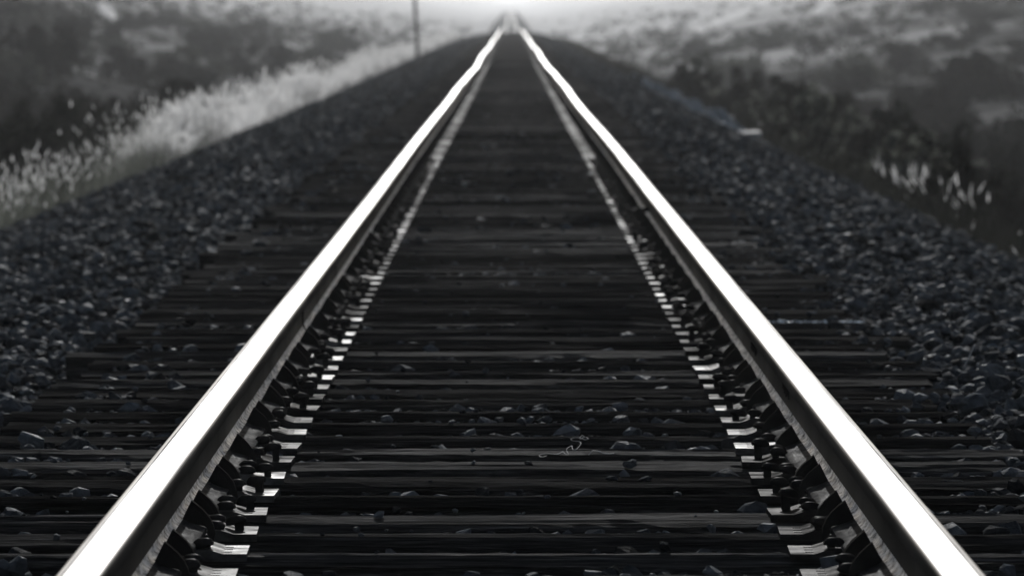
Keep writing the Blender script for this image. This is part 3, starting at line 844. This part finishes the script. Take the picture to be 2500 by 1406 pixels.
def shrub_mesh(seed, nleaf, leafsz, clumps, spread, squash=1.0, upright=False):
    rs = np.random.default_rng(seed)
    cc = rs.normal(0, 1, (clumps, 3)); cc /= np.linalg.norm(cc, axis=1)[:, None]
    cc *= rs.uniform(.25, .8, clumps)[:, None] * np.array([1, 1, .8])
    cc[:, 2] = np.abs(cc[:, 2])*squash*1.25 + .18
    if upright: cc[:, :2] *= 1.0; cc[:, 2] = rs.uniform(.1, 1.15, clumps)*(1.1-.5*np.hypot(cc[:, 0], cc[:, 1]))
    rad = rs.uniform(.14, .32, clumps)*spread
    i = rs.integers(0, clumps, nleaf)
    v = rs.normal(0, 1, (nleaf, 3)); v /= np.linalg.norm(v, axis=1)[:, None]
    P = cc[i] + v*(rad[i]*rs.uniform(.3, 1.05, nleaf)**.6)[:, None]
    P[:, 2] = np.maximum(P[:, 2], .01)
    a = rs.normal(0, 1, (nleaf, 3)); a[:, 2] += .6; a /= np.linalg.norm(a, axis=1)[:, None]
    b = np.cross(a, rs.normal(0, 1, (nleaf, 3))); b /= np.linalg.norm(b, axis=1)[:, None]
    L = leafsz*rs.uniform(.6, 1.4, nleaf)[:, None]
    V = np.stack([P - a*L, P + b*L*.42, P + a*L, P - b*L*.42], 1).reshape(-1, 3)
    Fq = np.arange(nleaf*4).reshape(-1, 4)
    # stems from the root to each clump
    SV, SF = [], []
    for c in cc:
        n0 = len(SV); p0 = np.array([rs.normal(0, .04), rs.normal(0, .04), -.1]); mid = p0*.5 + c*.5 + rs.normal(0, .05, 3)
        for t, p, r in ((0, p0, .022), (.5, mid, .014), (1, c, .005)):
            for k in range(5): SV.append(p + r*np.array([math.cos(k*1.2566), math.sin(k*1.2566), 0]))
        for s_ in range(2):
            for k in range(5): SF.append((n0+s_*5+k, n0+s_*5+(k+1) % 5, n0+s_*5+5+(k+1) % 5, n0+s_*5+5+k))
    return V, Fq, np.array(SV), np.array(SF)

def kind_meshes(mname, n, seed, **kw):
    out = []
    for k in range(n):
        V, Fq, SV, SF = shrub_mesh(seed+k, **kw)
        out.append((mesh_from('foliage', V, Fq, M[mname]), mesh_from('stems', SV, SF, M['stem'])))
    return out
KINDS = {
    'dark': kind_meshes('dark_leaf', 5, 300, nleaf=2600, leafsz=.050, clumps=20, spread=1.0),
    'mid': kind_meshes('mid_leaf', 4, 330, nleaf=1900, leafsz=.050, clumps=16, spread=.9),
    'weed': kind_meshes('weed_leaf', 4, 360, nleaf=900, leafsz=.085, clumps=18, spread=.8, upright=True),
    'darkweed': kind_meshes('dark_leaf', 4, 390, nleaf=1700, leafsz=.060, clumps=18, spread=.75, upright=True),
    'pale': kind_meshes('pale_leaf', 4, 420, nleaf=1700, leafsz=.050, clumps=15, spread=.9),
}
def shrub(kind, x, yv, wid, hgt, label, group=None, name='shrub', cat='shrub'):
    r = empty(name, (x, yv, float(ground_z(x, yv)) - .02*hgt))
    f, s = random.choice(KINDS[kind])
    r.rotation_euler = (0, 0, random.uniform(0, 6.28)); r.scale = (wid/2, wid/2, hgt/1.25)
    tag(r, label, cat, group)
    link('foliage', f, r); link('stems', s, r)
    return r
def shrub_px(kind, px, py, wpx, hpx, label, group=None, **kw):
    x, yv, z = pix_ground(px, py)
    shrub(kind, x, yv, wpx*yv/F, hpx*yv/F, label, group, **kw)

# shrubs one can tell apart
shrub_px('dark', 300, 205, 190, 130, 'biggest dark shrub on the left hillside')
shrub_px('dark', 545, 130, 60, 95, 'narrow dark shrub on the left hillside above the pale grass')
shrub_px('dark', 480, 235, 180, 80, 'wide low dark shrub behind the bend of the pale grass band')
shrub_px('dark', 640, 125, 130, 60, 'dark shrub on the left hillside nearest to the leaning post')
shrub_px('mid', 210, 165, 70, 60, 'grey shrub just left of the biggest dark shrub')
shrub_px('dark', 1690, 150, 120, 80, 'dark rounded shrub below the pale strips on the right hillside')
shrub_px('dark', 1655, 222, 70, 50, 'low dark shrub at the right edge of the ballast past the gravel ridge')
shrub_px('darkweed', 1552, 208, 42, 34, 'small dark clump growing on the right side of the ballast', cat='weed', name='weed')
shrub_px('dark', 1965, 290, 60, 95, 'dark upright shrub left of the dark square one on the right bank')
shrub_px('dark', 2062, 232, 60, 62, 'dark square shrub standing on the right hillside')
shrub_px('dark', 2148, 300, 70, 70, 'very dark round shrub low on the right hillside')
shrub_px('pale', 2160, 178, 46, 60, 'pale topped shrub on the right hillside above the dark ones')
shrub_px('pale', 2050, 98, 70, 66, 'pale shrub high on the right hillside beside the pale strips')
shrub_px('weed', 1770, 240, 110, 110, 'greenish leafy weed behind the gravel ridge on the right', cat='weed', name='weed')
shrub_px('weed', 1850, 215, 90, 90, 'tall pale green weed above the white block', cat='weed', name='weed')
# the thicket below the left bank
def scatter(n, xr, yr, kinds, wr, hr, label, group, jitterx=True, **kw):
    for _ in range(n):
        x, yv = random.uniform(*xr), random.uniform(*yr)
        if not is_clear(np.array(x), np.array(yv), 2.0) or open_slope(x, yv): continue
        shrub(random.choice(kinds), x, yv, random.uniform(*wr), random.uniform(*hr), label, group, **kw)
scatter(34, (-8.6, -6.3), (58, 112), ['dark'], (1.6, 2.6), (1.35, 1.95), 'near dark shrub close behind the greenish stretch of seeding grass', 'near shrubs left of the track')
scatter(60, (-15.5, -8.0), (58, 175), ['dark'], (1.5, 2.6), (.9, 1.7), 'dark leafy shrub in the thicket below the pale grass band', 'dark shrubs in the thicket left of the track')
scatter(60, (-36, -10), (150, 430), ['dark', 'dark', 'dark', 'mid'], (2.2, 5.2), (1.2, 2.7), 'grey hazy shrub scattered over the left hillside', 'shrubs on the left hillside')
scatter(84, (4.0, 8.5), (54, 150), ['darkweed', 'weed', 'darkweed'], (1.0, 2.0), (.7, 1.5), 'tall leafy weed growing up the right bank behind the ballast', 'tall weeds on the right bank', cat='weed', name='weed')
scatter(64, (6.5, 17), (75, 200), ['dark'], (1.5, 2.9), (.9, 1.7), 'dark leafy shrub in the hollow beyond the weeds right of the track', 'dark shrubs in the hollow right of the track')
scatter(60, (9.5, 38), (170, 450), ['dark', 'dark', 'dark', 'mid'], (1.8, 4.2), (.9, 1.9), 'grey hazy shrub scattered over the right hillside', 'shrubs on the right hillside')

# low scrub and dry tussocks over the hillsides, too many to count
def scrub(n, xr, yr, pw, sz, name, m, label, nl=22):
    x = np.concatenate([rng.uniform(*xr, n)*np.where(rng.uniform(0, 1, n) < .5, -1, 1)]); yv = yr[0]*(yr[1]/yr[0])**rng.uniform(0, 1, n)
    keep = (np.abs(x) < .13*yv + 12) & is_clear(x, yv) & (~open_slope(x, yv) | (rng.uniform(0, 1, len(x)) < .35)); x, yv = x[keep], yv[keep]; n = len(x)
    s = rng.uniform(*sz, n)*np.clip(yv/200, .7, 2.4)
    P = np.stack([x, yv, ground_z(x, yv)], 1)
    Pn = np.repeat(P, nl, 0); sn = np.repeat(s, nl)
    k = len(Pn); v = rng.normal(0, 1, (k, 3)); v /= np.linalg.norm(v, axis=1)[:, None]; v[:, 2] = np.abs(v[:, 2])*.8
    Pn = Pn + v*(sn*rng.uniform(.2, 1, k))[:, None]
    a = rng.normal(0, 1, (k, 3)); a[:, 2] += .8; a /= np.linalg.norm(a, axis=1)[:, None]
    b = np.cross(a, rng.normal(0, 1, (k, 3))); b /= np.linalg.norm(b, axis=1)[:, None]
    L = (sn*rng.uniform(.16, .36, k))[:, None]
    V = np.stack([Pn - a*L, Pn + b*L*.4, Pn + a*L, Pn - b*L*.4], 1).reshape(-1, 3)
    tag(link(name, mesh_from(name, V, np.arange(k*4).reshape(-1, 4), m)), label, 'scrub', kind='stuff')
scrub(2300, (7, 75), (60, 1000), 1, (.25, .6), 'scrub', M['dark_leaf'], 'low dark scrub spread over both hillsides')
scrub(1700, (7, 75), (75, 1100), 1, (.2, .5), 'grey_scrub', M['mid_leaf'], 'low grey green scrub between the shrubs on both hillsides')
scrub(700, (8, 75), (200, 1500), 1, (.2, .5), 'dry_tussocks', M['pale_leaf'], 'pale dry tussocks dotted over both hillsides')

# ------------------------------------------------------------------ air
bm = bmesh.new(); q = bmesh.ops.create_cube(bm, size=1)['verts']
bmesh.ops.scale(bm, verts=q, vec=(620, 7060, 66)); bmesh.ops.translate(bm, verts=q, vec=(0, 3510, 24))
m, nt, out = mat('haze_air')
pv = node(nt, 'ShaderNodeVolumePrincipled'); pv.inputs['Color'].default_value = (.94, .965, 1.0, 1)
pv.inputs['Density'].default_value = .00016; pv.inputs['Anisotropy'].default_value = .4
nt.links.new(pv.outputs[0], out.inputs['Volume'])
o = link('haze', bm_mesh('haze', bm, m)); tag(o, 'pale haze filling the valley', 'haze', kind='stuff')

# ------------------------------------------------------------------ light
w = bpy.data.worlds.new('World'); scene.world = w; w.use_nodes = True
nt = w.node_tree; bg = nt.nodes['Background']
sky = nt.nodes.new('ShaderNodeTexSky'); sky.sky_type = 'NISHITA'; sky.sun_disc = False
sky.sun_elevation = SUN_EL; sky.sun_rotation = SUN_AZ; sky.dust_density = 2.5; sky.air_density = 1.0; sky.ozone_density = 1.0
hs = nt.nodes.new('ShaderNodeHueSaturation'); hs.inputs['Saturation'].default_value = .7
nt.links.new(sky.outputs[0], hs.inputs['Color']); nt.links.new(hs.outputs[0], bg.inputs['Color'])
bg.inputs['Strength'].default_value = .06
sun = bpy.data.lights.new('sun', 'SUN'); sun.energy = 5.0; sun.angle = R(.6); sun.color = (1, .995, .985)
so = bpy.data.objects.new('sun', sun); COL.objects.link(so)
dirv = Vector((math.sin(SUN_AZ)*math.cos(SUN_EL), math.cos(SUN_AZ)*math.cos(SUN_EL), math.sin(SUN_EL)))
so.rotation_euler = dirv.to_track_quat('Z', 'Y').to_euler(); so.location = (0, 60, 60)

# ------------------------------------------------------------------ camera
cam = bpy.data.cameras.new('camera'); co = bpy.data.objects.new('camera', cam); COL.objects.link(co)
cam.sensor_width = 36; cam.lens = 200; cam.clip_start = .1; cam.clip_end = 12000
pitch = math.atan((703 - VY)/F); yaw = -(1250 - VX)/F
co.location = CAM; co.rotation_euler = (R(90) - pitch, 0, yaw)
cam.dof.use_dof = True; cam.dof.focus_distance = 13.3; cam.dof.aperture_fstop = 10.0; cam.dof.aperture_blades = 0
scene.camera = co

scene.view_settings.view_transform = 'Standard'; scene.view_settings.look = 'None'
scene.view_settings.exposure = 0.0; scene.view_settings.gamma = 1.0
scene.render.engine = 'CYCLES'
scene.cycles.use_denoising = True
scene.cycles.max_bounces = 6; scene.cycles.transparent_max_bounces = 4; scene.cycles.volume_bounces = 1
